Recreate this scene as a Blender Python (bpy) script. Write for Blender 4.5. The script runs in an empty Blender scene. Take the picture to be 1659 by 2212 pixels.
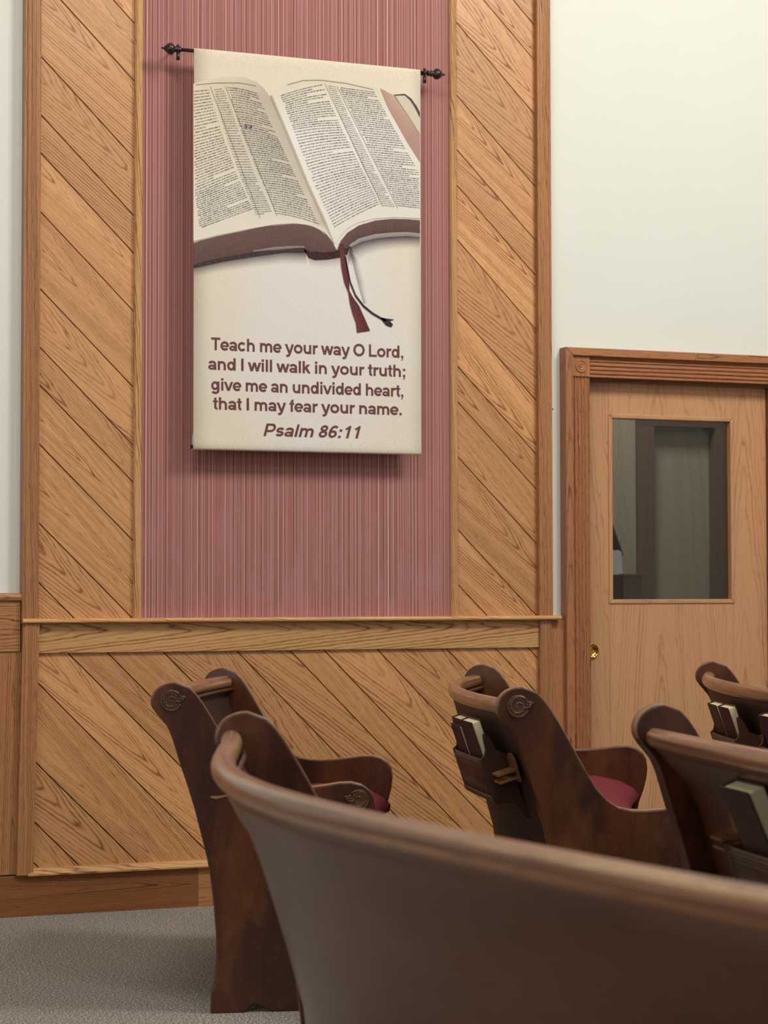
import bpy, bmesh, math, random
from mathutils import Vector, Matrix
random.seed(7)
C = bpy.context.scene.collection
SC = bpy.context.scene

# ------------------------------------------------------------------ camera, world, lights, exposure
FPX, W, H = 4416.6, 1659.0, 2212.0
YAW, PIT, ROL, CAMZ = math.radians(20.763), math.radians(2.2832), math.radians(-0.0956), 1.14
fw = Vector((math.sin(YAW)*math.cos(PIT), math.cos(YAW)*math.cos(PIT), math.sin(PIT)))
r0 = Vector((math.cos(YAW), -math.sin(YAW), 0.0))
u0 = r0.cross(fw)
rt = math.cos(ROL)*r0 + math.sin(ROL)*u0
up = -math.sin(ROL)*r0 + math.cos(ROL)*u0
cam = bpy.data.cameras.new('camera')
camo = bpy.data.objects.new('camera', cam); C.objects.link(camo)
camo.matrix_world = Matrix(((rt.x, up.x, -fw.x, 0), (rt.y, up.y, -fw.y, 0), (rt.z, up.z, -fw.z, CAMZ), (0, 0, 0, 1)))
cam.sensor_fit = 'HORIZONTAL'; cam.sensor_width = 36.0; cam.lens = 36.0*FPX/W
cam.clip_start = 0.05
cam.dof.use_dof = True; cam.dof.focus_distance = 6.4; cam.dof.aperture_fstop = 8.0
SC.camera = camo

world = bpy.data.worlds.new('world'); SC.world = world; world.use_nodes = True
bg = world.node_tree.nodes['Background']
bg.inputs[0].default_value = (1.0, 0.96, 0.90, 1); bg.inputs[1].default_value = 0.27

def area(name, loc, target, sx, sy, power, col):
    l = bpy.data.lights.new(name, 'AREA'); l.shape = 'RECTANGLE'; l.size = sx; l.size_y = sy
    l.energy = power; l.color = col
    o = bpy.data.objects.new(name, l); C.objects.link(o); o.location = loc
    d = Vector(target) - Vector(loc); o.rotation_euler = d.to_track_quat('-Z', 'Y').to_euler()
    return o
area('ceiling_lamp', (4.6, 3.7, 5.3), (3.2, 7.0, 1.8), 1.3, 1.3, 158, (1.0, 0.965, 0.90))
area('ceiling_lamp', (0.8, 3.4, 5.3), (1.4, 6.5, 1.0), 1.2, 1.2, 72, (1.0, 0.965, 0.90))
area('ceiling_lamp', (3.0, 0.2, 5.3), (3.0, 1.5, 0.0), 1.2, 1.2, 62, (1.0, 0.965, 0.90))
area('window_daylight', (-5.2, -0.6, 2.4), (1.5, 3.5, 0.6), 2.2, 2.6, 80, (1.0, 0.975, 0.94))
area('passage_fill', (4.3, 8.35, 3.4), (4.3, 8.5, 0), 0.5, 0.5, 42, (1.0, 0.95, 0.86))  # unseen lamp added to brighten the passage behind the glass
SC.view_settings.view_transform = 'Standard'; SC.view_settings.look = 'None'
SC.view_settings.gamma = 1.0; SC.view_settings.use_curve_mapping = False
SC.view_settings.exposure = 0.10

# ------------------------------------------------------------------ helpers
def at(px, py, Y):
    """the point at depth Y where the survey sighting (px, py) of the photograph lands"""
    d = fw*FPX + rt*(px-W/2) - up*(py-H/2)
    t = Y/d.y
    return Vector((d.x*t, Y, d.z*t+CAMZ))

def srgb(r, g, b, a=1.0):
    f = lambda c: c/12.92 if c <= 0.04045 else ((c+0.055)/1.055)**2.4
    return (f(r/255), f(g/255), f(b/255), a)

class NT:
    def __init__(s, name):
        s.m = bpy.data.materials.new(name); s.m.use_nodes = True
        s.t = s.m.node_tree; s.t.nodes.clear()
        s.out = s.n('ShaderNodeOutputMaterial'); s.b = s.n('ShaderNodeBsdfPrincipled')
        s.t.links.new(s.b.outputs[0], s.out.inputs[0])
    def n(s, typ, **kw):
        x = s.t.nodes.new(typ)
        for k, v in kw.items(): setattr(x, k, v)
        return x
    def put(s, v, sock):
        if isinstance(v, (int, float)): sock.default_value = v
        elif isinstance(v, (tuple, list)): sock.default_value = v
        else: s.t.links.new(v, sock)
    def M(s, op, a, b=None, c=None, clamp=False):
        x = s.n('ShaderNodeMath', operation=op); x.use_clamp = clamp
        s.put(a, x.inputs[0])
        if b is not None: s.put(b, x.inputs[1])
        if c is not None: s.put(c, x.inputs[2])
        return x.outputs[0]
    def xyz(s, a, b, c):
        x = s.n('ShaderNodeCombineXYZ')
        for i, v in enumerate((a, b, c)): s.put(v, x.inputs[i])
        return x.outputs[0]
    def sep(s, v):
        x = s.n('ShaderNodeSeparateXYZ'); s.put(v, x.inputs[0]); return x.outputs
    def noise(s, vec, scale=1.0, detail=2.0, rough=0.5, dist=0.0):
        x = s.n('ShaderNodeTexNoise'); s.put(vec, x.inputs['Vector'])
        x.inputs['Scale'].default_value = scale; x.inputs['Detail'].default_value = detail
        x.inputs['Roughness'].default_value = rough; x.inputs['Distortion'].default_value = dist
        return x.outputs[0]
    def ramp(s, f, stops):
        x = s.n('ShaderNodeValToRGB'); s.put(f, x.inputs[0]); e = x.color_ramp.elements
        e[0].position, e[0].color = stops[0]; e[1].position, e[1].color = stops[-1]
        for p, c in stops[1:-1]:
            q = e.new(p); q.color = c
        return x.outputs[0]
    def mix(s, f, a, b, mode='MIX'):
        x = s.n('ShaderNodeMix', data_type='RGBA', blend_type=mode); x.clamp_factor = True
        s.put(f, x.inputs[0]); s.put(a, x.inputs[6]); s.put(b, x.inputs[7]); return x.outputs[2]
    def smooth(s, v, lo, hi):
        x = s.n('ShaderNodeMapRange', interpolation_type='SMOOTHSTEP'); s.put(v, x.inputs[0])
        x.inputs[1].default_value = lo; x.inputs[2].default_value = hi; return x.outputs[0]
    def uv(s):
        x = s.n('ShaderNodeUVMap', uv_map='UVMap'); return s.sep(x.outputs[0])
    def attr(s, name, out=2):
        x = s.n('ShaderNodeAttribute', attribute_name=name); return x.outputs[out]
    def obj(s): return s.n('ShaderNodeTexCoord').outputs['Object']
    def gen(s): return s.n('ShaderNodeNewGeometry').outputs['Position']
    def fin(s, col, rough=0.5, bump=None, bs=0.3, bd=0.002, spec=0.5, coat=0.0, sheen=0.0, metal=0.0):
        s.put(col, s.b.inputs['Base Color']); s.put(rough, s.b.inputs['Roughness'])
        s.b.inputs['Specular IOR Level'].default_value = spec
        s.b.inputs['Coat Weight'].default_value = coat; s.b.inputs['Coat Roughness'].default_value = 0.15
        s.b.inputs['Sheen Weight'].default_value = sheen; s.b.inputs['Metallic'].default_value = metal
        if bump is not None:
            x = s.n('ShaderNodeBump'); x.inputs['Strength'].default_value = bs; x.inputs['Distance'].default_value = bd
            s.put(bump, x.inputs['Height']); s.t.links.new(x.outputs[0], s.b.inputs['Normal'])
        return s.m

def wood(name, light, dark, A=120.0, B=13.0, ring=0.6, pore=0.35, vary=0.22, rough=0.42, coat=0.1, wob=1.1, bs=0.25):
    g = NT(name); u, v, _ = g.uv(); r = g.attr('rnd')
    rz = g.M('MULTIPLY', r, 40.0)
    n1 = g.noise(g.xyz(g.M('MULTIPLY', u, 3.0), g.M('MULTIPLY', v, 16.0), rz), 1.0, 3.0, 0.55)
    n2 = g.noise(g.xyz(g.M('MULTIPLY', u, 14.0), g.M('MULTIPLY', v, 60.0), rz), 1.0, 2.0, 0.5)
    vv = g.M('ADD', v, g.M('MULTIPLY', g.M('SUBTRACT', n1, 0.5), 0.022))
    rad = g.M('SQRT', g.M('ADD', g.M('MULTIPLY', vv, vv), 0.00012))
    F = g.M('ADD', g.M('MULTIPLY', rad, g.M('MULTIPLY', g.M('ADD', 0.55, g.M('FRACT', g.M('MULTIPLY', r, 7.3))), A)), g.M('MULTIPLY', u, B))
    F = g.M('ADD', F, g.M('MULTIPLY', n1, wob*3.0)); F = g.M('ADD', F, g.M('MULTIPLY', n2, wob*0.7))
    fr = g.M('FRACT', F)
    rk = g.noise(g.xyz(g.M('MULTIPLY', F, 0.43), rz, 0.0), 1.0, 1.0)
    ring = g.M('MULTIPLY', g.smooth(rk, 0.28, 0.68), ring*1.35)
    late = g.ramp(fr, [(0.0, (0.75, .75, .75, 1)), (0.14, (0.20, .20, .20, 1)), (0.45, (0.02, .02, .02, 1)), (0.78, (0.22, .22, .22, 1)), (1.0, (1, 1, 1, 1))])
    p = g.noise(g.xyz(g.M('MULTIPLY', u, 22.0), g.M('MULTIPLY', v, 620.0), rz), 1.0, 2.0, 0.6)
    ps = g.smooth(p, 0.50, 0.68)
    patch = g.noise(g.xyz(g.M('MULTIPLY', u, 1.3), g.M('MULTIPLY', v, 7.0), g.M('ADD', rz, 9.0)), 1.0, 2.0)
    amt = g.M('MULTIPLY', g.M('MULTIPLY', late, ring), g.M('ADD', 0.45, g.M('MULTIPLY', patch, 0.9)))
    amt = g.M('ADD', amt, g.M('MULTIPLY', ps, g.M('ADD', pore*0.45, g.M('MULTIPLY', late, pore*0.6))), clamp=True)
    col = g.mix(amt, light, dark)
    tone = g.M('ADD', 1.0-vary*0.5, g.M('MULTIPLY', r, vary))
    tone = g.M('MULTIPLY', tone, g.M('ADD', 0.93, g.M('MULTIPLY', patch, 0.14)))
    col = g.mix(1.0, col, g.xyz(tone, tone, tone), 'MULTIPLY')
    return g.fin(col, g.M('ADD', rough, g.M('MULTIPLY', late, 0.08)), g.M('SUBTRACT', 0.0, amt), bs, 0.0008, 0.4, coat)

M = {}
M['oak'] = wood('oak_planks', srgb(214, 159, 107), srgb(138, 84, 46), 120, 11, 1.0, 0.8, vary=0.25, wob=0.85)
M['oak_trim'] = wood('oak_trim', srgb(186, 130, 84), srgb(98, 56, 30), 150, 4, 1.0, 0.75, 0.16)
M['oak_rail'] = wood('oak_rail', srgb(216, 166, 110), srgb(140, 90, 48), 100, 9, 1.1, 0.6, wob=1.0)
M['oak_dark'] = wood('oak_baseboard', srgb(138, 88, 50), srgb(72, 40, 18), 110, 5, 0.8, 0.6)
M['casing'] = wood('oak_casing', srgb(180, 121, 80), srgb(88, 48, 28), 160, 4, 0.95, 0.75)
M['door'] = wood('oak_door_veneer', srgb(202, 152, 110), srgb(158, 106, 70), 50, 5, 0.6, 0.5, 0.08, 0.40, 0.15, 1.0)

def pewwood(name, c1, c2, c3, rough=0.36, wear=0.5, coat=0.25):
    g = NT(name); u, v, _ = g.uv(); r = g.M('MULTIPLY', g.attr('rnd'), 30.0)
    n1 = g.noise(g.xyz(g.M('MULTIPLY', u, 2.2), g.M('MULTIPLY', v, 9.0), r), 1.0, 3.0, 0.55)
    n2 = g.noise(g.xyz(g.M('MULTIPLY', u, 18.0), g.M('MULTIPLY', v, 260.0), r), 1.0, 3.0, 0.6)
    n3 = g.noise(g.xyz(g.M('MULTIPLY', u, 4.5), g.M('MULTIPLY', v, 7.0), g.M('ADD', r, 5.0)), 1.0, 4.0, 0.6)
    n4 = g.noise(g.xyz(g.M('MULTIPLY', u, 60.0), g.M('MULTIPLY', v, 60.0), r), 1.0, 3.0, 0.6)
    col = g.mix(g.smooth(n1, 0.35, 0.68), c1, c2)
    col = g.mix(g.M('MULTIPLY', g.smooth(n2, 0.45, 0.75), 0.45), col, c1)
    col = g.mix(g.M('MULTIPLY', g.smooth(n3, 0.5, 0.72), wear), col, c3)
    col = g.mix(g.M('MULTIPLY', g.smooth(n4, 0.55, 0.7), 0.18), col, c3)
    rg = g.M('ADD', rough-0.06, g.M('MULTIPLY', n3, 0.14))
    return g.fin(col, rg, n2, 0.12, 0.0006, 0.5, coat)
M['pew'] = pewwood('pew_dark_stain', srgb(54, 25, 12), srgb(88, 46, 22), srgb(116, 70, 38), 0.36, 0.55, 0.2)
M['pew_back'] = pewwood('pew_back_veneer', srgb(76, 39, 18), srgb(90, 50, 27), srgb(98, 59, 35), 0.38, 0.4, 0.26)
M['pew_back_dull'] = pewwood('pew_back_dull', srgb(48, 26, 15), srgb(62, 36, 22), srgb(74, 44, 28), 0.6, 0.4, 0.0)
g = NT('pew_worn_rail'); u, v, _ = g.uv(); r = g.M('MULTIPLY', g.attr('rnd'), 30.0)
n1 = g.noise(g.xyz(g.M('MULTIPLY', u, 1.1), g.M('MULTIPLY', v, 75.0), r), 1.0, 3.0, 0.55)
n2 = g.noise(g.xyz(g.M('MULTIPLY', u, 9.0), g.M('MULTIPLY', v, 30.0), r), 1.0, 4.0, 0.6)
n3 = g.noise(g.xyz(g.M('MULTIPLY', u, 30.0), g.M('MULTIPLY', v, 500.0), r), 1.0, 2.0, 0.6)
col = g.ramp(n1, [(0.30, srgb(92, 56, 36)), (0.46, srgb(148, 100, 72)), (0.56, srgb(160, 116, 84)), (0.70, srgb(204, 170, 132))])
col = g.mix(g.M('MULTIPLY', g.smooth(n2, 0.5, 0.72), 0.6), col, srgb(112, 66, 42))
col = g.mix(g.M('MULTIPLY', g.smooth(n3, 0.5, 0.75), 0.3), col, srgb(84, 50, 32))
M['pew_rail'] = g.fin(col, 0.32, n3, 0.1, 0.0005, 0.5, 0.35)
M['pew_edge'] = pewwood('pew_worn_lit_edge', srgb(120, 82, 56), srgb(150, 112, 84), srgb(178, 142, 112), 0.4, 0.6, 0.2)  # pale wear tone that also carries the painted highlight of the rims
M['carve'] = pewwood('carved_scroll_wood', srgb(70, 42, 26), srgb(108, 72, 48), srgb(134, 96, 66), 0.3, 0.5, 0.3)
M['rack'] = pewwood('rack_wood', srgb(52, 28, 16), srgb(86, 52, 32), srgb(122, 80, 50), 0.42, 0.5, 0.1)
M['cupwood'] = pewwood('cup_holder_wood', srgb(96, 60, 34), srgb(138, 92, 54), srgb(160, 112, 70), 0.42, 0.5, 0.1)

g = NT('white_wall_paint'); p = g.gen()
M['wall'] = g.fin(g.mix(g.noise(p, 3.0, 3.0), srgb(228, 230, 220), srgb(233, 234, 226)), 0.75, g.noise(p, 240.0, 2.0), 0.06, 0.001, 0.25)
g = NT('floor_carpet'); p = g.gen()
n = g.noise(p, 190.0, 1.0, 0.6); n2 = g.noise(p, 90.0, 3.0, 0.6); n3 = g.noise(p, 2.0, 2.0)
f = g.M('ADD', g.M('MULTIPLY', n, 0.75), g.M('MULTIPLY', n2, 0.25))
col = g.ramp(f, [(0.36, srgb(58, 50, 44)), (0.47, srgb(120, 111, 102)), (0.55, srgb(160, 151, 142)), (0.63, srgb(226, 220, 212))])
col = g.mix(g.M('MULTIPLY', n3, 0.25), col, srgb(120, 104, 92))
M['carpet'] = g.fin(col, 0.95, f, 0.9, 0.006, 0.1, 0.0, 0.2)
g = NT('ribbed_wall_carpet'); p = g.gen(); x, y, z = g.sep(p)
jit = g.M('MULTIPLY', g.M('SUBTRACT', g.noise(g.xyz(g.M('MULTIPLY', x, 60.0), g.M('MULTIPLY', z, 1.6), 0.0), 1.0, 2.0), 0.5), 0.003)
xx = g.M('ADD', x, jit)
a = g.noise(g.xyz(g.M('MULTIPLY', xx, 150.0), 0.0, 0.0), 1.0, 2.0, 0.85)
b = g.noise(g.xyz(g.M('MULTIPLY', xx, 420.0), 3.0, 0.0), 1.0, 1.0, 0.5)
f = g.M('ADD', g.M('MULTIPLY', a, 0.70), g.M('MULTIPLY', b, 0.30))
col = g.ramp(f, [(0.39, srgb(100, 56, 55)), (0.45, srgb(152, 98, 95)), (0.53, srgb(172, 117, 112)), (0.58, srgb(228, 184, 173))])
fz = g.noise(g.xyz(g.M('MULTIPLY', x, 16.0), 0.0, g.M('MULTIPLY', z, 4.0)), 1.0, 4.0, 0.65)
low = g.smooth(z, 1.75, 1.15)
col = g.mix(g.M('MULTIPLY', g.smooth(fz, 0.48, 0.62), g.M('ADD', 0.06, g.M('MULTIPLY', low, 0.30))), col, srgb(190, 136, 138))
col = g.mix(g.M('MULTIPLY', g.noise(p, 160.0, 2.0), 0.14), col, srgb(146, 94, 94))
M['ribbed'] = g.fin(col, 0.9, f, 0.8, 0.004, 0.15, 0.0, 0.25)
g = NT('burgundy_upholstery'); p = g.gen()
n = g.noise(p, 420.0, 2.0)
M['cushion'] = g.fin(g.mix(n, srgb(100, 36, 44), srgb(136, 62, 68)), 0.95, n, 0.4, 0.001, 0.1, 0.0, 0.0)
g = NT('banner_cloth'); p = g.gen(); x, y, z = g.sep(p)
n1 = g.noise(g.xyz(g.M('MULTIPLY', x, 2.6), 0.0, g.M('MULTIPLY', z, 2.2)), 1.0, 4.0, 0.6); n2 = g.noise(p, 260.0, 2.0, 0.6)
dx = g.M('SUBTRACT', x, 2.45); dz = g.M('SUBTRACT', z, 2.15)
rr = g.M('SQRT', g.M('ADD', g.M('MULTIPLY', dx, g.M('MULTIPLY', dx, 3.2)), g.M('MULTIPLY', dz, g.M('MULTIPLY', dz, 1.0))))
col = g.mix(g.smooth(g.M('ADD', rr, g.M('MULTIPLY', n1, 1.0)), 0.75, 1.5), srgb(233, 227, 223), srgb(232, 221, 199))
col = g.mix(g.M('MULTIPLY', g.smooth(n2, 0.45, 0.7), 0.35), col, srgb(180, 166, 148))
M['banner'] = g.fin(col, 0.85, n2, 0.08, 0.0006, 0.2)
g = NT('banner_print'); x = g.n('ShaderNodeAttribute', attribute_name='ink')
g.fin(g.mix(g.M('MULTIPLY', g.smooth(g.noise(g.gen(), 260.0, 2.0), 0.45, 0.7), 0.05), x.outputs[0], srgb(225, 210, 190)), 0.85, spec=0.2); g.put(x.outputs[3], g.b.inputs['Alpha'])
M['print'] = g.m
def flat(name, col, rough=0.5, metal=0.0, spec=0.5):
    return NT(name).fin(col, rough, None, spec=spec, metal=metal)
M['ink'] = flat('banner_lettering_ink', srgb(112, 72, 72), 0.85, spec=0.2)
M['bronze'] = flat('dark_bronze', srgb(44, 28, 26), 0.28, 0.0, 0.6)
M['brass'] = flat('polished_brass', srgb(222, 178, 96), 0.14, 1.0)
M['groove'] = flat('groove_shadow_backing', srgb(66, 38, 20), 0.8)
M['black'] = flat('black_iron', srgb(24, 20, 20), 0.5)
M['cover'] = pewwood('hymnal_cover', srgb(46, 26, 26), srgb(62, 36, 34), srgb(80, 50, 44), 0.5, 0.3, 0.0)
g = NT('page_edges'); u, v, _ = g.uv()
n = g.noise(g.xyz(g.M('MULTIPLY', u, 20.0), g.M('MULTIPLY', v, 1500.0), 0.0), 1.0, 2.0)
M['pages'] = g.fin(g.mix(n, srgb(196, 182, 146), srgb(226, 214, 180)), 0.85, n, 0.2, 0.0004, 0.2)
M['paper'] = flat('pale_paper', srgb(214, 232, 244), 0.8)
M['hall'] = wood('hall_panel_wood', srgb(160, 154, 142), srgb(112, 106, 96), 70, 7, 0.55, 0.25, 0.1, 0.5, 0.0)
M['halltrim'] = wood('hall_trim_wood', srgb(104, 88, 80), srgb(66, 54, 48), 100, 6, 0.6, 0.3)
g = NT('window_glass'); g.t.nodes.remove(g.b)
tr = g.n('ShaderNodeBsdfTransparent'); tr.inputs[0].default_value = (0.78, 0.765, 0.73, 1)
gl = g.n('ShaderNodeBsdfGlossy'); gl.inputs['Roughness'].default_value = 0.02
mx = g.n('ShaderNodeMixShader'); fr = g.n('ShaderNodeFresnel'); fr.inputs[0].default_value = 1.45
g.t.links.new(fr.outputs[0], mx.inputs[0]); g.t.links.new(tr.outputs[0], mx.inputs[1]); g.t.links.new(gl.outputs[0], mx.inputs[2])
g.t.links.new(mx.outputs[0], g.out.inputs[0]); M['glass'] = g.m

class MB:
    """gathers polygons with grain-aligned UVs (metres) and a per-piece random value"""
    def __init__(s):
        s.bm = bmesh.new(); s.uvl = s.bm.loops.layers.uv.new('UVMap'); s.rl = s.bm.verts.layers.float.new('rnd')
        s.cl = None
    def piece(s): s.r = random.random(); s.du = random.uniform(0, 20); s.dv = random.uniform(-0.07, 0.07)
    def face(s, vs, uvs, smooth=False):
        try: f = s.bm.faces.new(vs)
        except ValueError: return None
        for l, q in zip(f.loops, uvs): l[s.uvl].uv = (q[0]+s.du, q[1]+s.dv)
        f.smooth = smooth; return f
    def vert(s, p):
        v = s.bm.verts.new(p); v[s.rl] = s.r; return v
    def prism(s, poly, o, ax, ay, az, t, grain=0, new=True):
        """polygon (a,b) in plane o+a*ax+b*ay, thickened t along az; grain 0 along ax, 1 along ay"""
        if new: s.piece()
        o, ax, ay, az = map(Vector, (o, ax, ay, az))
        if ax.cross(ay).dot(az) < 0: poly = list(reversed(poly))
        P0 = [s.vert(o+ax*a+ay*b) for a, b in poly]; P1 = [s.vert(o+ax*a+ay*b+az*t) for a, b in poly]
        ca = sum(p[0] for p in poly)/len(poly); cb = sum(p[1] for p in poly)/len(poly)
        uv = [((a, b-cb) if grain == 0 else (b, a-ca)) for a, b in poly]
        s.face(list(reversed(P0)), list(reversed(uv))); s.face(P1, uv)
        n = len(poly)
        for i in range(n):
            j = (i+1) % n; q0, q1 = uv[i], uv[j]
            e = math.hypot(poly[j][0]-poly[i][0], poly[j][1]-poly[i][1])
            along = abs(q1[0]-q0[0]) > 0.5*e
            if along: w = [(q0[0], 0), (q1[0], 0), (q1[0], t), (q0[0], t)]
            else: w = [(0, q0[1]), (0, q1[1]), (t, q1[1]), (t, q0[1])]
            s.face([P0[i], P0[j], P1[j], P1[i]], w)
        return s
    def box(s, x0, x1, y0, y1, z0, z1, grain='z'):
        if grain == 'z': return s.prism([(x0, z0), (x1, z0), (x1, z1), (x0, z1)], (0, y0, 0), (1, 0, 0), (0, 0, 1), (0, 1, 0), y1-y0, 1)
        if grain == 'x': return s.prism([(x0, z0), (x1, z0), (x1, z1), (x0, z1)], (0, y0, 0), (1, 0, 0), (0, 0, 1), (0, 1, 0), y1-y0, 0)
        return s.prism([(x0, y0), (x1, y0), (x1, y1), (x0, y1)], (0, 0, z0), (1, 0, 0), (0, 1, 0), (0, 0, 1), z1-z0, 1)
    def rings(s, R, closed=True, caps=True, smooth=True, uvscale=True):
        """skin a list of rings (lists of points)"""
        s.piece(); V = [[s.vert(p) for p in r] for r in R]
        n = len(R[0]); U = [0.0]
        for i in range(1, len(R)): U.append(U[-1]+(Vector(R[i][0])-Vector(R[i-1][0])).length)
        per = [0.0]
        for k in range(1, n+1): per.append(per[-1]+(Vector(R[0][k % n])-Vector(R[0][k-1])).length)
        for i in range(len(R)-1):
            for k in range(n if closed else n-1):
                j = (k+1) % n
                s.face([V[i][k], V[i][j], V[i+1][j], V[i+1][k]], [(U[i], per[k]), (U[i], per[k+1]), (U[i+1], per[k+1]), (U[i+1], per[k])], smooth)
        if caps and closed:
            s.face(list(reversed(V[0])), [(0, 0)]*n); s.face(V[-1], [(0, 0)]*n)
        return s
    def tube(s, pts, r, n=10, caps=True):
        pts = [Vector(p) for p in pts]; R = []
        rr = r if isinstance(r, (list, tuple)) else [r]*len(pts)
        up_ = Vector((0.13, 0.21, 0.97))
        for i, p in enumerate(pts):
            d = (pts[min(i+1, len(pts)-1)]-pts[max(i-1, 0)]).normalized()
            if i == 0:
                a = d.cross(up_)
                if a.length < 0.1: a = d.cross(Vector((1, 0, 0)))
                a.normalize()
            else: a = (a-d*a.dot(d)).normalized()
            b = d.cross(a)
            R.append([p+(a*math.cos(2*math.pi*k/n)+b*math.sin(2*math.pi*k/n))*rr[i] for k in range(n)])
        return s.rings(R, True, caps)
    def ball(s, c, r, n=8, sx=(1, 0, 0), sy=(0, 1, 0), sz=(0, 0, 1), flatz=1.0):
        c, sx, sy, sz = map(Vector, (c, sx, sy, sz)); R = []
        for i in range(1, n):
            t = math.pi*i/n
            R.append([c+(sx*math.cos(2*math.pi*k/n)+sy*math.sin(2*math.pi*k/n))*(r*math.sin(t))+sz*(r*flatz*math.cos(t)) for k in range(n)])
        return s.rings(R)
    def build(s, name, mat, parent=None, loc=None, bevel=0.0, kind=None, label=None, cat=None, group=None):
        bmesh.ops.recalc_face_normals(s.bm, faces=s.bm.faces)
        me = bpy.data.meshes.new(name); s.bm.to_mesh(me); s.bm.free(); me.materials.append(mat)
        o = bpy.data.objects.new(name, me); C.objects.link(o)
        if parent is not None: o.parent = parent
        if loc is not None: o.location = loc
        if bevel:
            b = o.modifiers.new('bevel', 'BEVEL'); b.width = bevel; b.segments = 2; b.limit_method = 'ANGLE'; b.angle_limit = math.radians(40)
            b.harden_normals = False
        if kind: o['kind'] = kind
        if label: o['label'] = label
        if cat: o['category'] = cat
        if group: o['group'] = group
        return o

def empty(name, loc, label=None, cat=None, group=None, kind=None):
    o = bpy.data.objects.new(name, None); C.objects.link(o); o.location = loc; o.empty_display_size = 0.1
    for k, v in (('label', label), ('category', cat), ('group', group), ('kind', kind)):
        if v: o[k] = v
    return o

# ------------------------------------------------------------------ the room shell
YB = 7.28          # face of the diagonal boards
YWALL = 7.30       # face of the plaster
DX0, DX1, DZ = 3.622, 4.52, 2.03     # the doorway opening
CEIL = 5.6
b = MB(); b.box(-6, 12, -3, 14, -0.1, 0.0, 'y'); b.build('floor', M['carpet'], kind='structure', label='grey flecked loop carpet floor')
b = MB()
b.box(-6, DX0, YWALL, YWALL+0.12, 0, CEIL); b.box(DX1, 12, YWALL, YWALL+0.12, 0, CEIL); b.box(DX0, DX1, YWALL, YWALL+0.12, DZ, CEIL)
b.build('wall_back', M['wall'], kind='structure', label='off-white plaster wall behind the pews')
b = MB(); b.box(-6, 12, -3, 14, CEIL, CEIL+0.1, 'y'); b.build('ceiling', M['wall'], kind='structure')

# diagonal planks: board joints at 45 degrees; a joint is the line x + z = c
def clip(poly, f):
    out = []
    for i, p in enumerate(poly):
        q = poly[(i+1) % len(poly)]; a, c = f(p), f(q)
        if a >= 0: out.append(p)
        if (a >= 0) != (c >= 0):
            t = a/(a-c); out.append((p[0]+(q[0]-p[0])*t, p[1]+(q[1]-p[1])*t))
    return out
def planks(name, rect, joints, label):
    b = MB(); cs = sorted(joints); gap = 0.0036
    lo = [cs[0]-0.19] + cs; hi = cs + [cs[-1]+0.21]
    while hi[-1] < rect[2]+0.3+max(p[1] for p in rect[0]): lo.append(hi[-1]); hi.append(hi[-1]+random.choice((0.14, 0.214, 0.286)))
    for c0, c1 in zip(lo, hi):
        poly = clip(clip(rect[0], lambda p: p[0]+p[1]-c0-gap/2*1.414), lambda p: c1-gap/2*1.414-p[0]-p[1])
        if len(poly) < 3: continue
        # to board axes: u along the grain (down to the right), v across
        s2 = math.sqrt(0.5); uvp = [((x-z)*s2, (x+z)*s2) for x, z in poly]
        b.prism(uvp, (0, YB, 0), (s2, 0, -s2), (s2, 0, s2), (0, 1, 0), 0.014, 0)
    o = b.build(name, M['oak'], kind='structure', label=label, bevel=0.0012)
    xs = [p[0] for p in rect[0]]; zs = [p[1] for p in rect[0]]
    k = MB(); k.box(min(xs), max(xs), YB+0.0145, YB+0.019, min(zs), max(zs)); k.build('groove_backing', M['groove'], o)
    return o
TOPZ = 4.3
JL = [5.018, 4.804, 4.519, 4.307, 4.168, 3.955, 3.676, 3.465, 3.329, 3.116, 2.833, 2.62]
JR = [6.788, 6.647, 6.431, 6.145, 5.931, 5.792, 5.579, 5.299, 5.085, 4.947, 4.734, 4.451, 4.24]
JB = [1.611, 1.757, 1.972, 2.26, 2.474, 2.618, 2.826, 3.105, 3.312, 3.446, 3.66, 3.944, 4.149, 4.288]
def R4(x0, x1, z0, z1): return ([(x0, z0), (x1, z0), (x1, z1), (x0, z1)], x0, x1)
planks('trim_1', R4(1.43, 1.79, 1.045, TOPZ), JL, 'diagonal oak planks left of the rose carpet panel')
planks('trim_2', R4(3.055, 3.41, 1.045, TOPZ), JR, 'diagonal oak planks right of the rose carpet panel')
planks('trim_3', R4(1.40, 3.41, 0.15, 0.94), JB, 'diagonal oak planks below the chair rail')
b = MB(); b.box(1.80, 3.045, YB-0.002, YB+0.018, 1.04, TOPZ); b.build('trim_4', M['ribbed'], kind='structure', label='rose ribbed carpet panel behind the banner')

def fluted(b, x0, x1, z0, z1, yf, yb, n, depth, axis='z', dome=0.0, lean=(0, 0)):
    """moulding with n shallow flutes across its face, run along z or x"""
    w = (x1-x0) if axis == 'z' else (z1-z0); pr = [(0, yb)]
    seg = w/n
    for i in range(n):
        for k in range(9):
            t = k/8.0; a = i*seg+t*seg
            d = depth*max(0.0, math.sin(math.pi*min(max((t-0.12)/0.76, 0), 1)))
            bulge = dome*(1-(2*a/w-1)**2)
            pr.append((a, yf+d-bulge))
    pr.append((w, yb))
    R = []
    for e in (0, 1):
        if axis == 'z': R.append([(x0+a+lean[e], y, (z0, z1)[e]) for a, y in pr])
        else: R.append([((x0, x1)[e], y, z0+a) for a, y in pr])
    b.rings(R, True, True, False); return b
def post(name, x0, x1, z0, z1, yf, lean, label):
    b = MB(); fluted(b, x0, x1, z0, z1, yf, YWALL+0.01, 4, 0.0025, 'z', 0.004, lean)
    b.build(name, M['oak_trim'], kind='structure', label=label, bevel=0.001)
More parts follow.
